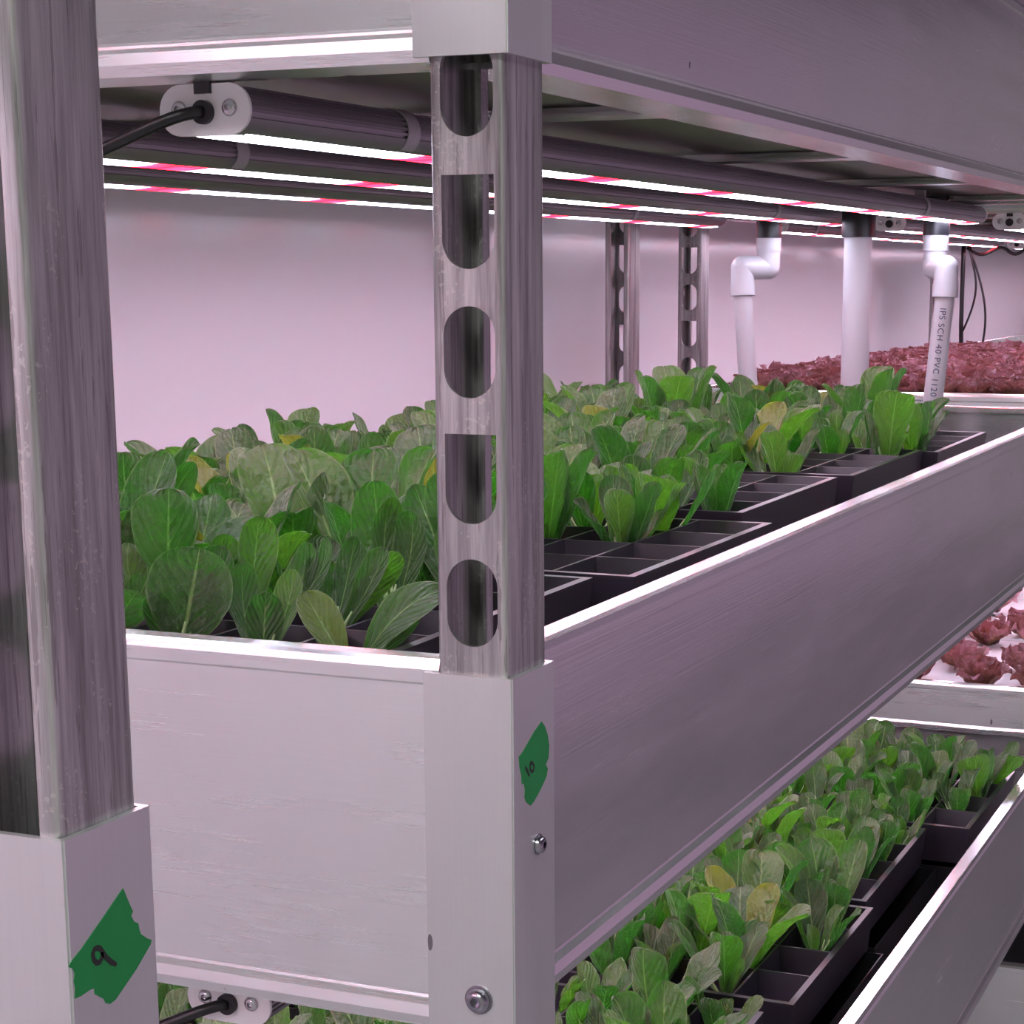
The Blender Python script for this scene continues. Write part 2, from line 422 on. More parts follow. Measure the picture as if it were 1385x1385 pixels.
# ------------------------------------------------------------------ grow light bars
def bar_meshes(length):
    """bar along +y from 0, centre x = 0, top z = 0"""
    w, h = .0255, .0235
    def outline(inset=0, ridges=True):
        pts = []; a, hh = w - inset, h / 2 - inset; r = hh
        def arc(sg):
            out = []
            if not ridges:
                for i in range(17): out.append((-90 + 180 * i / 16, 0))
            else:
                out += [(-90, 0), (-70, 0), (-50, 0), (-34, 0), (-22, 0)]; th = -22
                while th < 84:
                    out += [(th + .5, -.0013), (th + 8, -.0013), (th + 8.5, 0), (th + 15, 0)]; th += 15
                out += [(90, 0)]
            if sg < 0: out = out[::-1]
            return [(sg * (a - r) + sg * (r + d) * math.cos(math.radians(t)), -h / 2 + (r + d) * math.sin(math.radians(t))) for t, d in out]
        pts += arc(1)
        n = 9
        for i in range(n if ridges else 0):
            x0 = (a - r) * (1 - 2 * (i + .25) / n); x1 = (a - r) * (1 - 2 * (i + .75) / n)
            pts += [(x0, -h / 2 + hh), (x0, -h / 2 + hh - .0015), (x1, -h / 2 + hh - .0015), (x1, -h / 2 + hh)]
        pts += arc(-1)
        return pts
    body = MB().extrude_profile(outline(), lambda p, t: (p[0], t, p[1]), .0022, length - .0022).mesh('housing', HOUSING, .5)
    capb = MB()
    op = outline(-.0006, False)
    capb.extrude_profile(op, lambda p, t: (p[0], t, p[1]), 0, .0020)
    cap = capb.mesh('end_cap', CAPM, .6)
    scr = MB(); sb = scr.bm
    seg = 20; prof = [(.0042, 0), (.0042, .0006), (.0036, .0016), (.0022, .0024), (.0016, .0024), (.0013, .0010)]
    rings = [[sb.verts.new((rr * math.cos(k * 2 * PI / seg), -hh_, rr * math.sin(k * 2 * PI / seg))) for k in range(seg)] for rr, hh_ in prof]
    for a, b in zip(rings, rings[1:]):
        for k in range(seg): sb.faces.new((a[k], a[(k + 1) % seg], b[(k + 1) % seg], b[k]))
    sb.faces.new(rings[-1])
    scr = scr.mesh('screw', STEEL, .8)
    # lens: shallow curved diffuser under the bar
    lens = MB(); n = 6
    pf = [(-.0165 + .033 * i / n, -h + .0004 - .0013 * math.sin(PI * i / n)) for i in range(n + 1)]
    lens.extrude_profile(pf + [(.0165, -h + .0018), (-.0165, -h + .0018)], lambda p, t: (p[0], t, p[1]), .012, length - .012)
    lens = lens.mesh('led_strip', LED, 3.5)
    clip = MB(); co = outline(-.0009, False); ci = outline(-.0001, False)
    i0 = 3; i1 = len(co) - 4
    arc_o = co[i0:i1 + 1]; arc_i = ci[i0:i1 + 1]
    clip.extrude_profile(arc_o + arc_i[::-1], lambda p, t: (p[0], t, p[1]), -.007, .007)
    clip = clip.mesh('mounting_clip', CLIPM, .6)
    tab = MB().box((-.0045, -.0012, -.0042), (.0045, .0008, .0042)).mesh('hanger_tab', BLACK_PL)
    return dict(housing=body, end_cap=cap, screw=scr, led_strip=lens, mounting_clip=clip, hanger_tab=tab)
BARL = 1.885
BM = bar_meshes(BARL)
def light_bar(x, y0, ztop, label, group, cord=None, grp_clip=(.175, 1.60)):
    root = empty('grow_light_bar', (x, y0, ztop), label, 'grow light', group)
    for nm in ('housing', 'led_strip'): link(nm, BM[nm], root)
    for e in (0, 1):
        c = link('end_cap', BM['end_cap'], root)
        if e: c.location = (0, BARL, 0); c.rotation_euler = (0, 0, PI)
        for sx in (-.0145, .0145):
            s = link('screw', BM['screw'], c); s.location = (sx, 0, -.0112)
        g = MB().cyl((0, .0008, -.0130), (0, -.0030, -.0130), .0058, 24).build('cable_gland', BLACK_PL, c, .7)
        if not e: link('hanger_tab', BM['hanger_tab'], c).location = (0, -.0008, .0)
    for yc in grp_clip:
        link('mounting_clip', BM['mounting_clip'], root).location = (0, yc, 0)
    for yc in (.30, BARL - .30):                       # straps up to the tray
        MB().box((-.006, yc - .004, -.0005), (.006, yc + .004, .0115)).build('hanger_bracket', CLIPM, root)
    if cord:
        MB().tube(cord, .0031, 12).build('power_cord', CABLE, root, 3.5)
    return root
def bez(p0, p1, p2, p3, n=16):
    p0, p1, p2, p3 = map(Vector, (p0, p1, p2, p3)); out = []
    for i in range(n + 1):
        t = i / n; out.append(p0 * (1 - t) ** 3 + p1 * 3 * t * (1 - t) ** 2 + p2 * 3 * t * t * (1 - t) + p3 * t ** 3)
    return out

# ---- racks: near rack 0..1.93, red lettuce rack 2.2..4.13, last rack 4.40..
Y1 = 1.93; R0 = 2.20; R1 = 4.13; S0 = 4.40; S1 = 6.33
ALLC = [(1, -1), (-1, -1), (1, 1), (-1, 1)]
trough('growing_trough', 0, Y1, 0, 'middle aluminium trough of the near rack, full of green seedlings', 'trough', ALLC)
trough('growing_trough', 0, Y1, PITCH + .0022, 'upper aluminium trough of the near rack, cut by the top edge', 'trough', ALLC)
trough('growing_trough', 0, Y1, -PITCH, 'lower aluminium trough of the near rack, at bottom right', 'trough', ALLC)
trough('growing_trough', R0, R1, 0, 'aluminium trough of red lettuce behind the white pipes', 'trough', ALLC)
trough('growing_trough', R0, R1, PITCH, 'upper aluminium trough of the rack behind, above the red lettuce', 'trough', ALLC)
trough('growing_trough', R0, R1, -PITCH, 'lower aluminium trough of the rack behind, with sparse red lettuce', 'trough', ALLC)
trough('growing_trough', R0, R1, -2 * PITCH, 'bottom aluminium trough of the rack behind, at bottom right corner', 'trough', ALLC)
trough('growing_trough', S0, S1, 0, 'farthest aluminium trough, beyond the red lettuce', 'trough', ALLC)
trough('growing_trough', S0, S1, PITCH, 'farthest upper aluminium trough, at the right edge', 'trough', ALLC)

ZB, ZT = -1.55, 1.75
G = 'slotted steel rack posts'
post('slotted_post', -.0405, -.0028, .003, .047, ZB, ZT, -1, 'galvanised slotted steel post at the near rack corner, centre of picture', G)
P9 = (-.0769, -.0299, -.2970, -.2470)       # sleeve of the left post
post('slotted_post', -.0735, -.0330, -.2940, -.2500, ZB, ZT, 1, 'large galvanised channel post at the left edge, with sleeve marked nine', G)
post('slotted_post', -W + .003, -W + .042, Y1 - .047, Y1 - .003, ZB, ZT, 1, 'far left post of the near rack, in front of the white wall', G)
post('slotted_post', -W + .003, -W + .042, R0 + .003, R0 + .047, ZB, ZT, -1, 'slotted post of the rear rack, right of its neighbour at the wall', G)
post('slotted_post', -W + .003, -W + .042, R1 - .047, R1 - .003, ZB, ZT, 1, 'dark far post with black cables hanging on it, right of the pipes', G)
# sleeve on the left post
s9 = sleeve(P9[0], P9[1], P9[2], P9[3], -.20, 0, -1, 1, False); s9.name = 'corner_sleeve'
tag(s9, 'aluminium sleeve around the left post, carrying green tape marked 9', 'sleeve')

# ------------------------------------------------------------------ lights of the racks
ZL = .2766
Gb = 'grow light bars'
c0 = at(279, 148, 1, .036)
BX = (-.1800, -.365, -.553)
nm = ('nearest', 'middle', 'back')
cord = bez((0, -.002, -.0130), (-.012, -.012, -.013), (-.034, -.020, -.028), (-.062, -.024, -.036), 20) + [Vector((-.110, -.028, -.050))]
CY0 = (.036, .036, .036)
for i, bx in enumerate(BX):
    light_bar(bx, .036, ZL, ('LED grow light bar with white end cap and cord, under the upper trough',
        'second LED grow light bar back under the upper trough', 'rearmost LED grow light bar of the near rack, closest to the wall')[i], Gb,
        cord if i == 0 else bez((0, -.002, -.013), (0, -.02, -.013), (-.05, -.02, -.02), (-.09, -.02, -.02)), (.29 if i == 1 else .175, 1.52))
    light_bar(bx - .006, .036, ZL - PITCH - .0075, ('LED bar with screwed white end cap beneath the middle trough, bottom left',
        'second LED bar back beneath the middle trough', 'rearmost LED bar beneath the middle trough')[i], Gb, [p.copy() for p in cord] if i == 0 else None)
    light_bar(bx, R0 + .036, ZL - .001, ('front LED bar with grey end cap above the red lettuce', 'middle LED bar above the red lettuce', 'wall side LED bar above the red lettuce')[i], Gb)
    light_bar(bx, R0 + .036, ZL - PITCH - .001, ('front LED bar over the sparse red lettuce below', 'middle LED bar over the sparse red lettuce below', 'wall side LED bar over the sparse red lettuce below')[i], Gb)
    light_bar(bx, S0 + .036, ZL - .001, ('front LED bar of the farthest rack', 'middle LED bar of the farthest rack', 'wall side LED bar of the farthest rack')[i], Gb)

N9 = -2.235  # unseen troughs and bars of the left rack, added to light the end panel
trough('growing_trough', N9 - .045, -.36, PITCH + .0022, 'unseen added aluminium trough of the neighbouring rack, just outside the left edge', 'trough', [], dx=-.037)
trough('growing_trough', N9 - .045, -.36, 2 * PITCH + .0022, 'top aluminium trough of the neighbouring rack, outside the left edge', 'trough', [], dx=-.037)
for i, bx in enumerate(BX):
    light_bar(bx - .037, N9 - .01, ZL, 'unseen added grow light bar of the neighbouring rack, %s of three, outside the left edge' % ('first', 'second', 'third')[i], Gb)
    light_bar(bx - .037, N9 - .01, ZL + PITCH, 'unseen added upper grow light bar of the neighbouring rack, %s of three, outside the left edge' % ('first', 'second', 'third')[i], Gb)

# ------------------------------------------------------------------ black cell trays
NC, NR = 10, 4; CWX, CWY = .0535, .0715
def cell_tray_mesh():
    """right far origin: x from -L..0, y 0..D, rim z = 0, 46 mm deep cells"""
    mb = MB(); bm = mb.bm; L, D, dep, wl = NC * CWX + .010, NR * CWY + .010, .044, .0011
    # outer wall, tapered, with small rim
    def ring(x0, x1, y0, y1, z): return [bm.verts.new(p) for p in ((x0, y0, z), (x1, y0, z), (x1, y1, z), (x0, y1, z))]
    a = ring(-L + .004, -.004, .004, D - .004, -dep); b = ring(-L, 0, 0, D, -.001); c = ring(-L, 0, 0, D, .001)
    for p, q in ((a, b), (b, c)):
        for k in range(4): bm.faces.new((p[k], p[(k + 1) % 4], q[(k + 1) % 4], q[k]))
    bm.faces.new(a[::-1])
    # top web with square openings and tapered cell walls
    xs = [-L] ; 
    for i in range(NC):
        x1 = -.005 - i * CWX; x0 = x1 - CWX
        for j in range(NR):
            y0 = .005 + j * CWY; y1 = y0 + CWY
            T = ring(x0 + wl, x1 - wl, y0 + wl, y1 - wl, .001); B = ring(x0 + .007, x1 - .007, y0 + .009, y1 - .009, -dep + .002)
            for k in range(4): bm.faces.new((T[k], T[(k + 1) % 4], B[(k + 1) % 4], B[k]))
            bm.faces.new(B)
            O = ring(x0, x1, y0, y1, .001)
            for k in range(4): bm.faces.new((O[k], O[(k + 1) % 4], T[(k + 1) % 4], T[k]))
    for x0, x1, y0, y1 in ((-L, 0, 0, .005), (-L, 0, D - .005, D), (-L, -L + .005, .005, D - .005), (-.005, 0, .005, D - .005)):
        bm.faces.new(ring(x0, x1, y0, y1, .001))
    return mb.mesh('cell_tray', TRAY_RIM)
TM = cell_tray_mesh()
HOLDER = MB()
for a, b in (((-.600, 0, -.115), (0, .0015, -.022)), ((-.600, .2985, -.115), (0, .300, -.022)), ((-.600, 0, -.115), (-.5985, .300, -.022)), ((-.0015, 0, -.115), (0, .300, -.022)), ((-.600, 0, -.115), (0, .300, -.1135))):
    HOLDER.box(a, b)
HOLDER = HOLDER.mesh('black_drip_flat', BLACK_PL)
MAIN = [(-.086, .020, -.003), (-.066, .334, -.004), (-.098, .660, -.001), (-.092, .985, -.002), (-.080, 1.305, -.006)]
LOWR = [(-.100, .145), (-.100, .468), (-.084, .790), (-.096, 1.102), (-.050, 1.414)]
names = ['nearest', 'second', 'third', 'fourth', 'fifth']
def put_tray(x, y, z, label, group, rot=0):
    o = link('cell_tray', TM); o.location = (x, y, z); o.rotation_euler = (0, 0, rot)
    return tag(o, label, 'seedling tray', group)
ROT = [.004, -.006, .005, 0, .012]
for k, (x, y, z) in enumerate(MAIN):
    put_tray(x, y, z, '%s black cell tray %sfrom the corner post on the middle tier' % (names[k], '' if k == 0 else 'back '), 'black cell trays', ROT[k])
    o = link('support_flat', HOLDER); o.location = (x + .006 if x < -.07 else x - .004, y - .005, z - .0205)
    o.scale = (.93, 1, 1.26); tag(o, 'black support flat beneath the %s middle tier cell tray' % names[k], 'flat', 'black support flats')
for k, (x, y) in enumerate(LOWR):
    put_tray(x, y, -PITCH - .003, '%s black cell tray %son the lower tier' % (names[k], '' if k == 0 else 'back '), 'black cell trays', ROT[-k])
    if k < 4:
        o = link('support_flat', HOLDER); o.location = (x + .012, y - .004, -PITCH - .0235); o.scale = (.97, 1, 1.24)
        tag(o, 'black support flat beneath the %s lower tier cell tray' % names[k], 'flat', 'black support flats')
    else:
        o = link('support_flat', HOLDER); o.location = (x + .002, y - .004, -PITCH - .0235); o.scale = (.93, 1, 1.24)
        tag(o, 'black support flat beneath the fifth lower tier cell tray', 'flat', 'black support flats')

# ------------------------------------------------------------------ plants
def add_leaf(bm, uvl, tl, base, tip, width, nrm, bend=.2, cup=.35, ruffle=.03, tone=.4, shape='romaine', seg=(12, 8), fold=0., twist=0., rs=None, curl=0.):
    """one leaf blade: spine is a curve from base to tip that bows by bend*length along nrm"""
    rs = rs or rnd
    base, tip = Vector(base), Vector(tip); ax = tip - base; L = ax.length; t0 = ax.normalized()
    n0 = (Vector(nrm) - t0 * Vector(nrm).dot(t0)).normalized()
    nv, nu = seg; ph1, ph2, ph3 = rs.random() * 6.28, rs.random() * 6.28, rs.random() * 6.28
    P = [base, base + ax * .40 + n0 * (-bend * L * .9), base + ax * .80 + n0 * (-bend * L * .9), tip + n0 * (curl * L)]
    rows = []
    def B(t): return P[0] * (1 - t) ** 3 + P[1] * 3 * t * (1 - t) ** 2 + P[2] * 3 * t * t * (1 - t) + P[3] * t ** 3
    def dB(t): return ((P[1] - P[0]) * 3 * (1 - t) ** 2 + (P[2] - P[1]) * 6 * t * (1 - t) + (P[3] - P[2]) * 3 * t * t).normalized()
    for i in range(nv + 1):
        t = math.sin(i / nv * PI / 2) ** .9 if shape != 'frill' else i / nv
        if shape == 'romaine':
            k = min(1, t / .66); body = .20 + .80 * (k * k * (3 - 2 * k))
            w = body if t < .66 else math.sqrt(max(0, 1 - ((t - .66) / .3415) ** 2.3))
        elif shape == 'round':
            k = min(1, t / .55); body = .16 + .84 * (k * k * (3 - 2 * k)) ** .8
            w = body if t < .55 else math.sqrt(max(0, 1 - ((t - .55) / .4515) ** 2.2))
        else:
            w = .25 + .75 * math.sin(PI * min(1, t ** .8 * .86)) ** .7
        w *= width / 2
        c = B(t); tn = dB(t); sd = tn.cross(n0).normalized(); nn = sd.cross(tn).normalized()
        tw = twist * t; q = Quaternion(tn, tw); sd = q @ sd; nn = q @ nn
        row = []
        cu = cup * (1.1 - .45 * t)
        for j in range(nu + 1):
            u = -1 + 2 * j / nu; a = u * cu * 1.5
            # arc cross-section: cupped along the midrib
            x = w * (math.sin(a) / (cu * 1.5) if cu > .02 else u); hgt = w * ((1 - math.cos(a)) / (cu * 1.5) if cu > .02 else 0)
            if fold and u > 0: hgt += fold * w * u * u * (1.2 if t > .35 else .5)
            rf = ruffle * width * (abs(u) ** 2) * (math.sin(t * 9 + ph1 + (2 if u > 0 else 0)) * .6 + math.sin(t * 19 + ph2 + (1 if u > 0 else 0)) * .4)
            blis = .030 * width * math.sin(t * 16 - abs(u) * 6 + ph3) * (1 - abs(u)) * abs(u) * 4
            if shape == 'frill': rf *= 1 + 1.6 * t
            p = c + sd * x + nn * (hgt + rf + blis)
            if i == nv: p = p
            row.append((bm.verts.new(p), (j / nu, t)))
        rows.append(row)
    for i in range(nv):
        for j in range(nu):
            vs = (rows[i][j], rows[i][j + 1], rows[i + 1][j + 1], rows[i + 1][j])
            try: f = bm.faces.new([v[0] for v in vs])
            except ValueError: continue
            f.smooth = True
            for lp, v in zip(f.loops, vs): lp[uvl].uv = v[1]
    for row in rows:
        for v, _ in row: v[tl] = tone
def leaf_bm():
    bm = bmesh.new(); return bm, bm.loops.layers.uv.new('UVMap'), bm.verts.layers.float.new('tone')
def fin_leaf(bm, name, mat):
    me = bpy.data.meshes.new(name); bm.to_mesh(me); bm.free(); me.materials.append(mat); return me
def stalk_mesh(tips, r=.0021):
    mb = MB()
    for b, t in tips:
        b, t = Vector(b), Vector(t); q = b.lerp(t, .38)
        mb.tube([b + Vector((0, 0, -.022)), b, b.lerp(q, .5) , q], [r * 1.1, r, r * .7, r * .25], 6)
    return mb.mesh('stalk', STALK, 3.5)

def romaine_variant(seed, scale=1.0, yellow=0):
    r = random.Random(seed); bm, uv, tl = leaf_bm(); n = r.choice([5, 6, 6, 7]); a0 = r.random() * 6.28; tips = []
    for i in range(n):
        inner = i >= n - 2
        phi = a0 + i * 2.399 + r.uniform(-.25, .25)
        lean = r.uniform(.12, .35) if inner else r.uniform(.16, .62)
        L = (r.uniform(.036, .052) if inner else r.uniform(.056, .082)) * scale
        d = Vector((math.cos(phi), math.sin(phi), 0)); base = d * .0035 + Vector((0, 0, -.006))
        tip = base + (d * math.sin(lean) + Vector((0, 0, 1)) * math.cos(lean)) * L
        wdt = L * r.uniform(.38, .52)
        tone = r.choice([.1, .3, .45, .6, .8]) if not inner else .85
        if yellow and i == 0: tone = 1.0
        # inner (upper) face looks to the plant axis: normal points inwards/up
        nrm = -d * math.cos(lean) + Vector((0, 0, 1)) * math.sin(lean) + Vector((r.uniform(-.2, .2), r.uniform(-.2, .2), 0))
        add_leaf(bm, uv, tl, base, tip, wdt, nrm, bend=r.uniform(.04, .16), cup=r.uniform(.45, 1.0), ruffle=r.uniform(.035, .085), tone=tone,
                 shape=r.choice(['romaine', 'romaine', 'round']), twist=r.uniform(-.5, .5), rs=r, curl=r.uniform(-.30, .04), seg=(16, 10))
        tips.append((base, tip))
    return fin_leaf(bm, 'foliage', GREEN), stalk_mesh(tips)
VAR = [romaine_variant(100 + k, [1.0, 1.08, .92, 1.12, .85, 1.0][k % 6], k % 9 == 3) for k in range(18)]

def seedling(x, y, z, label, group, var=None, s=1.0, rot=None, hero=None):
    fol, st = VAR[var] if hero is None else hero
    o = link('romaine_seedling', fol); tag(o, label, 'lettuce seedling', group)
    k = link('stalk', st, o)
    o.location = (x, y, z); o.rotation_euler = (0, 0, rnd.uniform(0, 6.28) if rot is None else rot)
    o.scale = (s, s, s); return o

# hero plants near the camera: leaves given by where their base and tip stand in the photo (y = depth of the tip)
def hero(base, leaves, seed=1):
    r = random.Random(seed); bm, uv, tl = leaf_bm(); tips = []; b0 = Vector(base)
    right = Vector((.92, .39, 0)); toward = -Vector((-.383, .902, -.198))
    for lf in leaves:
        px, py, dy, wpx = lf[:4]; kw = dict(lf[4]) if len(lf) > 4 else {}
        face = kw.pop('face', (0, 1, .15))                   # components: right, toward camera, up
        tip = at(px, py, 1, b0.y + dy) - b0
        wd = wpx * (at(px, py, 1, b0.y + dy) - CPOS).dot(CAMF) / F
        nrm = right * face[0] + toward * face[1] + Vector((0, 0, 1)) * face[2]
        bs = kw.pop('boff', (0, 0, 0))
        bb = Vector((r.uniform(-.002, .002), r.uniform(-.002, .002), -.004)) + Vector(bs)
        add_leaf(bm, uv, tl, bb, tip, wd, nrm, rs=r, seg=(20, 14), **kw)
        tips.append((bb, tip))
    return fin_leaf(bm, 'foliage', GREEN), stalk_mesh(tips, .0024)

def cell(tray, i, j, low=False):
    x, y = (LOWR if low else MAIN)[tray][:2]; rt = ROT[-tray] if low else ROT[tray]
    dx, dy = -.005 - (i + .5) * CWX, .005 + (j + .5) * CWY
    c, s = math.cos(rt), math.sin(rt)
    return (x + dx * c - dy * s, y + dx * s + dy * c, (-PITCH if low else 0) - .018)
HEROES = {
 (0, 2, 0): [(268, 742, .010, 128, dict(cup=.42, bend=.10, tone=.32, shape='round', curl=-.10, face=(.12, 1, .25), fold=.55)),
             (300, 738, .030, 75, dict(cup=.4, bend=.1, tone=.15, face=(-.5, 1, .1))), (205, 800, -.002, 40, dict(tone=.5, face=(.6, 1, .2)))],
 (0, 1, 0): [(398, 770, .022, 50, dict(tone=.78, cup=.5, bend=.10, face=(-.5, 1, .2))), (360, 800, .006, 55, dict(tone=.25, cup=.3, shape='round', face=(.2, 1, .2))),
             (330, 760, .02, 50, dict(tone=.5, face=(.7, 1, .1)))],
 (0, 0, 0): [(585, 792, .004, 62, dict(tone=.30, cup=.30, bend=-.22, face=(-.45, 1, .5), curl=-.15)), (566, 818, .018, 34, dict(tone=.2, face=(0, 1, 0))),
             (412, 800, .010, 62, dict(tone=.92, cup=.45, bend=.05, face=(.5, 1, -.1), twist=.3)), (540, 800, .028, 36, dict(tone=.5))],
 (0, 1, 1): [(523, 742, .006, 50, dict(tone=.20, cup=.75, bend=.05, face=(-.75, 1, .1))), (540, 748, .016, 46, dict(tone=.75, cup=.4, face=(.4, 1, 0))),
             (430, 745, .02, 46, dict(tone=.35, face=(.5, 1, .2), shape='round')), (480, 725, .035, 40, dict(tone=.1, cup=.6))],
 (0, 2, 1): [(352, 697, .012, 62, dict(tone=.70, cup=.62, bend=.08, face=(.55, 1, .1))), (300, 722, .008, 56, dict(tone=.62, cup=.45, face=(.5, 1, .3))),
             (423, 735, .014, 56, dict(tone=.35, face=(-.5, 1, .3), cup=.3)), (446, 728, .002, 44, dict(tone=.30, cup=.35, face=(-.8, 1, .4)))],
 (0, 4, 1): [(238, 668, .008, 92, dict(tone=.66, cup=.28, bend=.06, shape='round', face=(.2, 1, .05))), (226, 612, .035, 82, dict(tone=.18, cup=.55, bend=.04, face=(-.4, 1, .1))),
             (262, 625, .045, 46, dict(tone=.3, face=(.3, 1, 0))), (183, 690, .0, 60, dict(tone=.55, face=(.6, 1, .2)))],
 (0, 3, 0): [(186, 800, .0, 60, dict(tone=.5, cup=.4, face=(.5, 1, .2))), (200, 778, .02, 50, dict(tone=.3))],
 (0, 1, 2): [(505, 650, .01, 78, dict(tone=.45, shape='round', cup=.3, face=(.1, 1, .05))), (530, 672, .01, 52, dict(tone=.65, cup=.6, face=(.6, 1, 0))), (555, 690, .0, 56, dict(tone=.3, face=(-.4, 1, .3)))],
 (0, 0, 2): [(590, 640, .02, 70, dict(tone=.35, cup=.5, face=(-.4, 1, .2))), (560, 655, .03, 60, dict(tone=.2)), (612, 700, .0, 60, dict(tone=.6, face=(.2, 1, .3)))],
}
EMPTY = {(0, 0, 1), (0, 0, 3), (1, 0, 0), (1, 0, 1), (1, 0, 2), (1, 0, 3), (1, 1, 0), (1, 1, 1), (2, 0, 1), (2, 0, 2), (2, 0, 3), (2, 1, 2), (2, 1, 3), (2, 1, 1),
         (3, 0, 0), (3, 0, 1), (3, 0, 2), (3, 1, 1), (3, 1, 2), (4, 0, 1), (4, 0, 2), (4, 0, 3), (4, 1, 3)}
Gs = 'romaine seedlings on the middle tier'; Gl = 'romaine seedlings on the lower tier'
vi = 0
for k in range(5):
    for j in range(NR):
        for i in range(NC):
            if (k, i, j) in EMPTY: continue
            x, y, z = cell(k, i, j); key = (k, i, j)
            lab = 'green romaine seedling in %s cell from the right, %s row, %s middle tier tray' % (ORD[i], ORD[j], names[k])
            if key in HEROES:
                h = hero((x, y, z), HEROES[key], i * 7 + j)
                seedling(x, y, z, lab, Gs, hero=h, rot=0)
            else:
                vi += 1
                seedling(x + rnd.uniform(-.006, .006), y + rnd.uniform(-.008, .008), z, lab, Gs, rnd.randrange(len(VAR)), rnd.uniform(.92, 1.24) * (1.0 if k else 1.05))
EMPTYL = {(2, 0, 0), (4, 0, 0), (3, 0, 0), (2, 0, 1)}
for k in range(5):
    for j in range(NR):
        for i in range(NC):
            if (k, i, j) in EMPTYL: continue
            x, y, z = cell(k, i, j, True)
            vis = False
            for dz in (0, .045, .085):
                px, py = proj((x, y, z + dz))
                if py > 1330 - .8354 * (px - 753) - 70 and 700 < px < 1450 and py < 1450: vis = True
                if 180 < px < 620 and 1310 < py < 1420: vis = True
            if not vis: continue
            lab = 'green romaine seedling in %s cell from the right, %s row, %s lower tier tray' % (ORD[i], ORD[j], names[k])
            seedling(x + rnd.uniform(-.006, .006), y + rnd.uniform(-.008, .008), z, lab, Gl, rnd.randrange(len(VAR)), rnd.uniform(.85, 1.08) * (1.22 if k == 4 else 1.12))

# red lettuce on white rafts
def red_variant(seed):
    r = random.Random(seed); bm, uv, tl = leaf_bm(); n = 10; a0 = r.random() * 6.28
    for i in range(n):
        phi = a0 + i * 2.399; f = i / n; lean = 1.05 - .85 * f; L = .066 - .026 * f
        d = Vector((math.cos(phi), math.sin(phi), 0)); base = d * .003
        tip = base + (d * math.sin(lean) + Vector((0, 0, 1)) * math.cos(lean)) * L
        nrm = -d * math.cos(lean) + Vector((0, 0, 1)) * math.sin(lean)
        add_leaf(bm, uv, tl, base, tip, L * r.uniform(.75, 1.0), nrm, bend=.14, cup=.3, ruffle=.085, tone=r.random(), shape='frill', rs=r, seg=(9, 8), curl=-.1)
    return fin_leaf(bm, 'red_foliage', REDL)
RV = [red_variant(500 + k) for k in range(7)]
def raft(y0, y1, z, label):
    o = MB().box((-W + .040, y0, z - .030), (-.040, y1, z), .004).build('raft', RAFT, smooth=.7)
    return tag(o, label, 'raft', 'white foam rafts')
for zz, nmz in ((0, 'middle'), (-PITCH, 'lower')):
    ys = R0 + .045; n = 0
    while ys + .45 < R1:
        raft(ys, ys + .455, zz - .012, 'white foam raft, %s from the front on the %s tier behind' % (ORD[n], nmz)); ys += .462; n += 1
for tier, (zz, dx, dy) in enumerate(((-.012, .066, .078), (-PITCH - .012, .105, .115))):
    row = 0; y = R0 + .085
    while y < R1 - .06:
        col = 0; x = -W + .075 + (row % 2) * dx * .5
        while x < -.06:
            px, py = proj((x, y, zz + .02))
            ok = px < 1440 and (tier == 0 and 1020 < px or tier == 1 and py > 1330 - .8354 * (px - 753) - 60)
            if ok and rnd.random() < (.97 if tier == 0 else .9):
                o = link('red_lettuce', RV[rnd.randrange(7)])
                o.location = (x + rnd.uniform(-.008, .008), y + rnd.uniform(-.008, .008), zz + .001)
                o.rotation_euler = (rnd.uniform(-.1, .1), rnd.uniform(-.1, .1), rnd.uniform(0, 6.28)); sc = rnd.uniform(.8, 1.05) * (.95 if tier == 0 else 1.0); o.scale = (sc, sc, sc * (1.0 if tier == 0 else 1.35))
                tag(o, 'frilly red lettuce, %s from the wall in %s row back, %s tier behind' % (ORD[col], ORD[min(row, 21)] , ('middle', 'lower')[tier]), 'red lettuce',
                    ('red lettuces on the middle tier behind', 'red lettuces on the lower tier behind')[tier])
            col += 1; x += dx
        row += 1; y += dy if row < 22 else 9

# ------------------------------------------------------------------ pipes
YP = 1.80
def fixpipe(name, build, label):
    pass
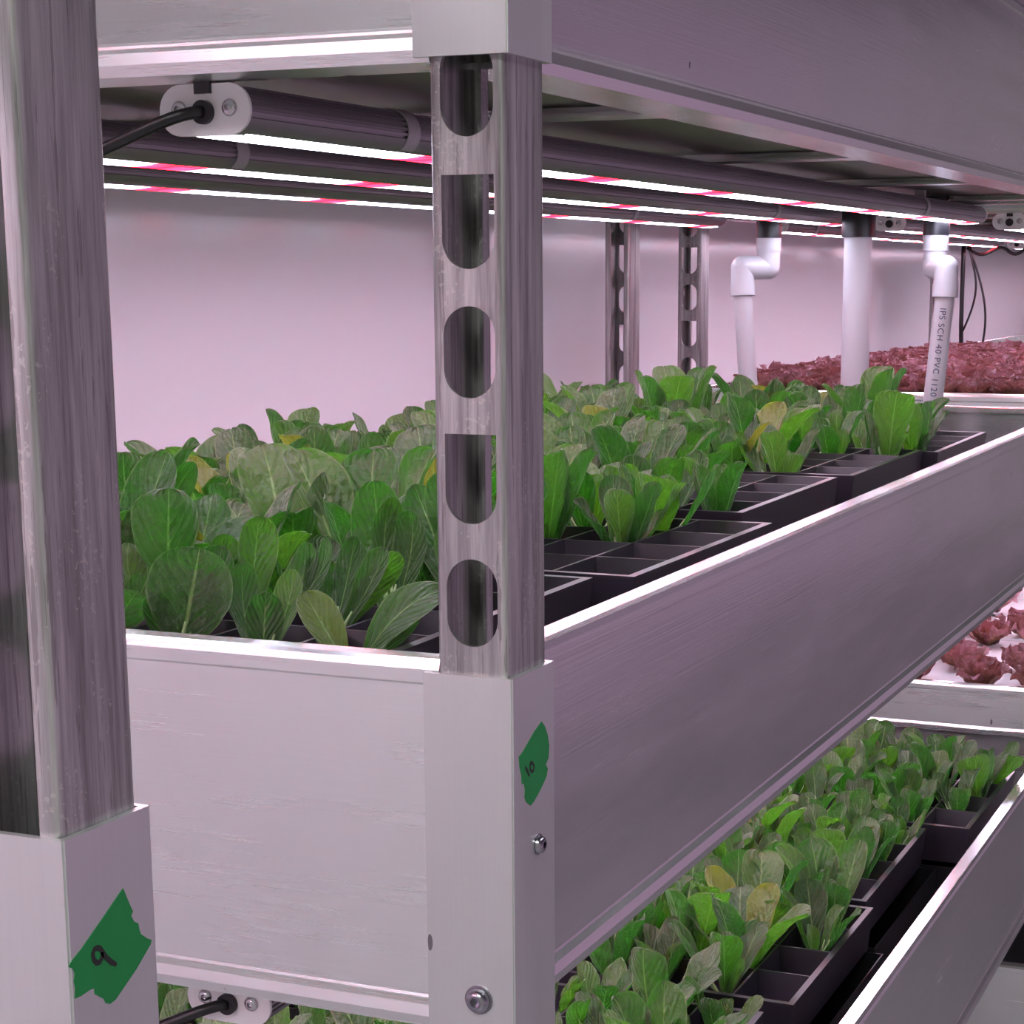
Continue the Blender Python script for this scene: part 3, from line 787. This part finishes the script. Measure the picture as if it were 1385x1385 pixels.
# big straight pipe with black fitting
pt = at(1161, 321, 1, YP); xb = pt.x
root = empty('drain_pipe', (xb, YP, .10), 'thick straight white pipe with black fitting at its top', 'pipe', 'white drain pipes')
R = 19 * (Vector((xb, YP, .24)) - CPOS).dot(CAMF) / F
a = MB().cyl((xb, YP, -.160), (xb, YP, .262), R, 32).build('pipe', PVC, None, .7)
zf = pt.z
b = MB().cyl((xb, YP, zf), (xb, YP, .2866), R * 1.2, 32).build('black_fitting', BLACK_PL, None, .7)
adopt(root, a, b)
def elbow_pipe(top_px, elbow_px, low_px, bot_px, label, flip, text=False):
    A = at(*top_px, 1, YP); B = at(*elbow_px, 1, YP - .022); Cc = at(*low_px, 1, YP - .024); D = at(*bot_px, 1, YP - .02)
    r = .0122; R_ = .0158
    root = empty('drain_pipe', (B.x, B.y, B.z), label, 'pipe', 'white drain pipes')
    top = Vector((A.x, A.y, .2866)); kids = []
    z1 = A.z
    kids.append(MB().cyl((A.x, A.y, z1), top, R_ * 1.12, 28).build('black_fitting', BLACK_PL, None, .7))
    # two elbows back to back: down, sideways, down again
    zE = B.z; A2 = Vector((A.x, A.y, zE)); B2 = Vector((B.x, B.y, zE)); side = (B2 - A2).normalized()
    def elbow(corner, vert, horiz, collar):
        mb = MB(); mb.cyl(corner, vert, R_, 28); mb.cyl(corner, horiz, R_, 28)
        bmesh.ops.create_uvsphere(mb.bm, u_segments=28, v_segments=16, radius=R_ * 1.001, matrix=Matrix.Translation(corner))
        mb.cyl(collar, vert, R_ * 1.07, 28)
        return mb.build('elbow', PVC, None, .9)
    kids.append(elbow(A2, Vector((A.x, A.y, z1 + .004)), A2.lerp(B2, .5), Vector((A.x, A.y, zE + .022))))
    kids.append(elbow(B2, Cc, A2.lerp(B2, .5), Cc.lerp(B2, .45)))
    d = (D - Cc).normalized(); end = Cc + d * ((-.150 - Cc.z) / d.z)
    kids.append(MB().cyl(Cc - d * .01, end, r * 1.06, 28).build('pipe', PVC, None, .7))
    if text:
        cu = bpy.data.curves.new('pipe_print', 'FONT'); cu.body = 'IPS SCH 40 PVC 1120 PO1'; cu.size = .0115; cu.extrude = 0; cu.space_character = 1.12
        to = bpy.data.objects.new('pipe_print', cu); C.objects.link(to); bpy.context.view_layer.update()
        me = bpy.data.meshes.new_from_object(to.evaluated_get(bpy.context.evaluated_depsgraph_get())); bpy.data.objects.remove(to)
        tb = bmesh.new(); tb.from_mesh(me); bmesh.ops.triangulate(tb, faces=tb.faces); bmesh.ops.subdivide_edges(tb, edges=[e for e in tb.edges if e.calc_length() > .0012], cuts=4, use_grid_fill=True)
        bmesh.ops.triangulate(tb, faces=tb.faces); tb.to_mesh(me); tb.free()
        # wrap round the pipe, reading downwards, on the side that faces the aisle
        view = (CPOS - Cc); view = (view - d * view.dot(d)).normalized(); left = d.cross(view).normalized()
        if left.dot(CAMX) > 0: left = -left
        rr = r * 1.06 + .00035
        for v in me.vertices:
            along, up = v.co.x, v.co.y
            ang = math.radians(18) - up / rr                  # text stands a little to the left of the middle
            v.co = Cc + d * (along + .013) + (view * math.cos(ang) + left * math.sin(ang)) * rr
        me.materials.clear(); me.materials.append(INK)
        o = link('pipe_print', me); kids.append(o)
    adopt(root, *kids); return root
elbow_pipe((1040, 322), (1004, 362), (1005, 400), (1012, 520), 'left white elbow pipe, coming down beside the wall posts', True)
elbow_pipe((1266, 318), (1280, 362), (1278, 402), (1262, 540), 'white elbow pipe with printed lettering, right of the thick pipe', False, True)

# ------------------------------------------------------------------ cables at the far post
far = Vector((-W + .045, R1 - .055, 0))
def q3(px, py, y=R1 - .07): return at(px, py, 1, y)
tag(MB().tube([q3(1304, 320), q3(1303, 350), q3(1301, 400), q3(1300, 440), q3(1300, 472)], .0055, 10).build('power_cable', CABLE, None, 3.5), 'thick black cable hanging straight down the far post', 'cable', 'black cables')
tag(MB().tube(bez(q3(1308, 325), q3(1318, 372), q3(1332, 385), q3(1302, 448), 18), .0026, 10).build('power_cable', CABLE, None, 3.5), 'thin black cable looping back towards the far post', 'cable', 'black cables')
tag(MB().tube(bez(q3(1310, 325), q3(1322, 375), q3(1342, 410), q3(1328, 468), 18), .0028, 10).build('power_cable', CABLE, None, 3.5), 'thin black cable bowing out to the right of the far post', 'cable', 'black cables')
tag(MB().tube(bez(q3(1308, 335), q3(1335, 360), q3(1345, 325), q3(1362, 338), 12) + bez(q3(1362, 338), q3(1372, 348), q3(1380, 345), q3(1395, 328), 10)[1:], .004, 10).build('power_cable', CABLE, None, 3.5),
    'black cable bundle sagging sideways under the far light bars', 'cable', 'black cables')

# ------------------------------------------------------------------ green tape labels
def strokes(mb, pts, wdt, fn, h):
    """flat pen stroke following 2-D pts"""
    P = [Vector(p) for p in pts]; L = []; Rr = []
    for i, p in enumerate(P):
        d = (P[min(i + 1, len(P) - 1)] - P[max(i - 1, 0)]).normalized(); n = Vector((-d.y, d.x)) * wdt / 2
        if i in (0, len(P) - 1): n *= .7
        L.append(p + n); Rr.append(p - n)
    for i in range(len(P) - 1):
        mb.bm.faces.new([mb.bm.verts.new(fn(q, h)) for q in (L[i], L[i + 1], Rr[i + 1], Rr[i])])
def tape(outline_px, strokes_px, wpx, X, label):
    pts = [at(px, py, 0, X) for px, py in outline_px]
    mb = MB(); th = .00022
    a = [mb.bm.verts.new((X + .00005, p.y, p.z)) for p in pts]; b = [mb.bm.verts.new((X + th, p.y, p.z)) for p in pts]
    mb.bm.faces.new(a); mb.bm.faces.new(b)
    for i in range(len(pts)):
        j = (i + 1) % len(pts); mb.bm.faces.new((a[i], a[j], b[j], b[i]))
    o = mb.build('tape_label', TAPE); tag(o, label, 'tape', 'green tape labels')
    ink = MB()
    for st in strokes_px:
        q = [at(px, py, 0, X) for px, py in st]
        strokes(ink, [(p.y, p.z) for p in q], wpx, lambda p, h: (h, p[0], p[1]), X + th + .0001)
    ink.build('handwritten_number', MARK, o)
def c1(x, y): return (x / 3.011, 925 + y / 3.011)
def c2(x, y): return (440 + x / 3.011, 925 + y / 3.011)
out9 = [c1(*p) for p in ((500, 832), (512, 862), (530, 905), (540, 925), (533, 945), (545, 968), (562, 975), (566, 1000), (572, 1018), (598, 1036), (616, 1042), (612, 1060), (555, 1160), (470, 1285), (447, 1303),
                         (430, 1300), (422, 1282), (402, 1272), (385, 1262), (384, 1238), (365, 1246), (330, 1270), (304, 1282), (306, 1240), (300, 1212), (304, 1180), (296, 1160), (276, 1152), (288, 1132), (330, 1080), (420, 950))]
def loop(cx, cy, rx, ry, a0, a1, n=18, rot=0):
    o = []
    for i in range(n + 1):
        a = a0 + (a1 - a0) * i / n; x, y = rx * math.cos(a), ry * math.sin(a)
        o.append((cx + x * math.cos(rot) - y * math.sin(rot), cy + x * math.sin(rot) + y * math.cos(rot)))
    return o
nine = [c1(*p) for p in [(412, 1092), (414, 1112), (404, 1132), (390, 1136), (379, 1122), (375, 1100), (382, 1080), (394, 1074), (406, 1078), (416, 1094), (430, 1114), (450, 1132), (472, 1143)]]
tape(out9, [nine], .0021, P9[1], 'green tape marked 9 on the left post sleeve')
out10 = [c2(*p) for p in ((880, 153), (893, 172), (904, 205), (911, 250), (908, 300), (897, 328), (905, 345), (900, 375), (893, 392), (880, 420), (866, 448), (846, 482), (835, 495), (818, 482), (811, 460), (813, 430), (808, 402), (800, 408), (798, 370),
                          (791, 340), (788, 296), (800, 282), (822, 245), (850, 195))]
one = [c2(*p) for p in ((812, 338), (820, 352), (830, 376))]
zero = [c2(*p) for p in ((832, 326), (832, 345), (838, 358), (846, 352), (848, 336), (842, 322), (834, 320), (832, 330))]
tape(out10, [one, zero], .0018, 0.0, 'green tape marked 10 on the central corner sleeve')

# ------------------------------------------------------------------ light
w = bpy.data.worlds.new('room_ambient'); bpy.context.scene.world = w; w.use_nodes = True
bg = w.node_tree.nodes['Background']; nt = w.node_tree
_tc = nt.nodes.new('ShaderNodeTexCoord'); _sx = nt.nodes.new('ShaderNodeSeparateXYZ'); _rp = nt.nodes.new('ShaderNodeValToRGB'); _mr = nt.nodes.new('ShaderNodeMapRange')
nt.links.new(_tc.outputs['Generated'], _sx.inputs[0]); nt.links.new(_sx.outputs[2], _mr.inputs[0]); _mr.inputs[1].default_value = -.6; _mr.inputs[2].default_value = .6
nt.links.new(_mr.outputs[0], _rp.inputs[0]); nt.links.new(_rp.outputs[0], bg.inputs[0])
_e = _rp.color_ramp.elements; _e[0].position = .25; _e[0].color = (.52, .32, .50, 1); _e[1].position = .72; _e[1].color = (.085, .062, .095, 1)
_m2 = nt.nodes.new('ShaderNodeMapRange'); nt.links.new(_sx.outputs[1], _m2.inputs[0]); _m2.inputs[1].default_value = -.15; _m2.inputs[2].default_value = -.85
_mx = nt.nodes.new('ShaderNodeMix'); _mx.data_type = 'RGBA'; nt.links.new(_m2.outputs[0], _mx.inputs[0]); nt.links.new(_rp.outputs[0], _mx.inputs[6]); _mx.inputs[7].default_value = (.46, .45, .43, 1)
nt.links.new(_mx.outputs[2], bg.inputs[0])
bg.inputs[1].default_value = 1.0
def area(name, loc, rot, sx, sy, power, col):
    l = bpy.data.lights.new(name, 'AREA'); l.shape = 'RECTANGLE'; l.size = sx; l.size_y = sy; l.energy = power; l.color = col
    o = bpy.data.objects.new(name, l); C.objects.link(o); o.location = loc; o.rotation_euler = rot; return o
area('aisle_ceiling_light', (1.3, 1.5, 1.70), (0, 0, 0), .3, 3.0, 26, (.93, .90, 1.0))  # unseen fill lamp over the aisle, added for the side panels
area('aisle_ceiling_light', (.25, -1.9, 1.70), (0, 0, 0), 1.4, .5, 80, (.97, 1.0, .95))  # unseen fill lamp behind the camera, added to brighten end panel and posts
sc = bpy.context.scene
sc.view_settings.view_transform = 'Standard'; sc.view_settings.look = 'None'; sc.view_settings.gamma = 1; sc.view_settings.exposure = 0
sc.view_settings.use_curve_mapping = False
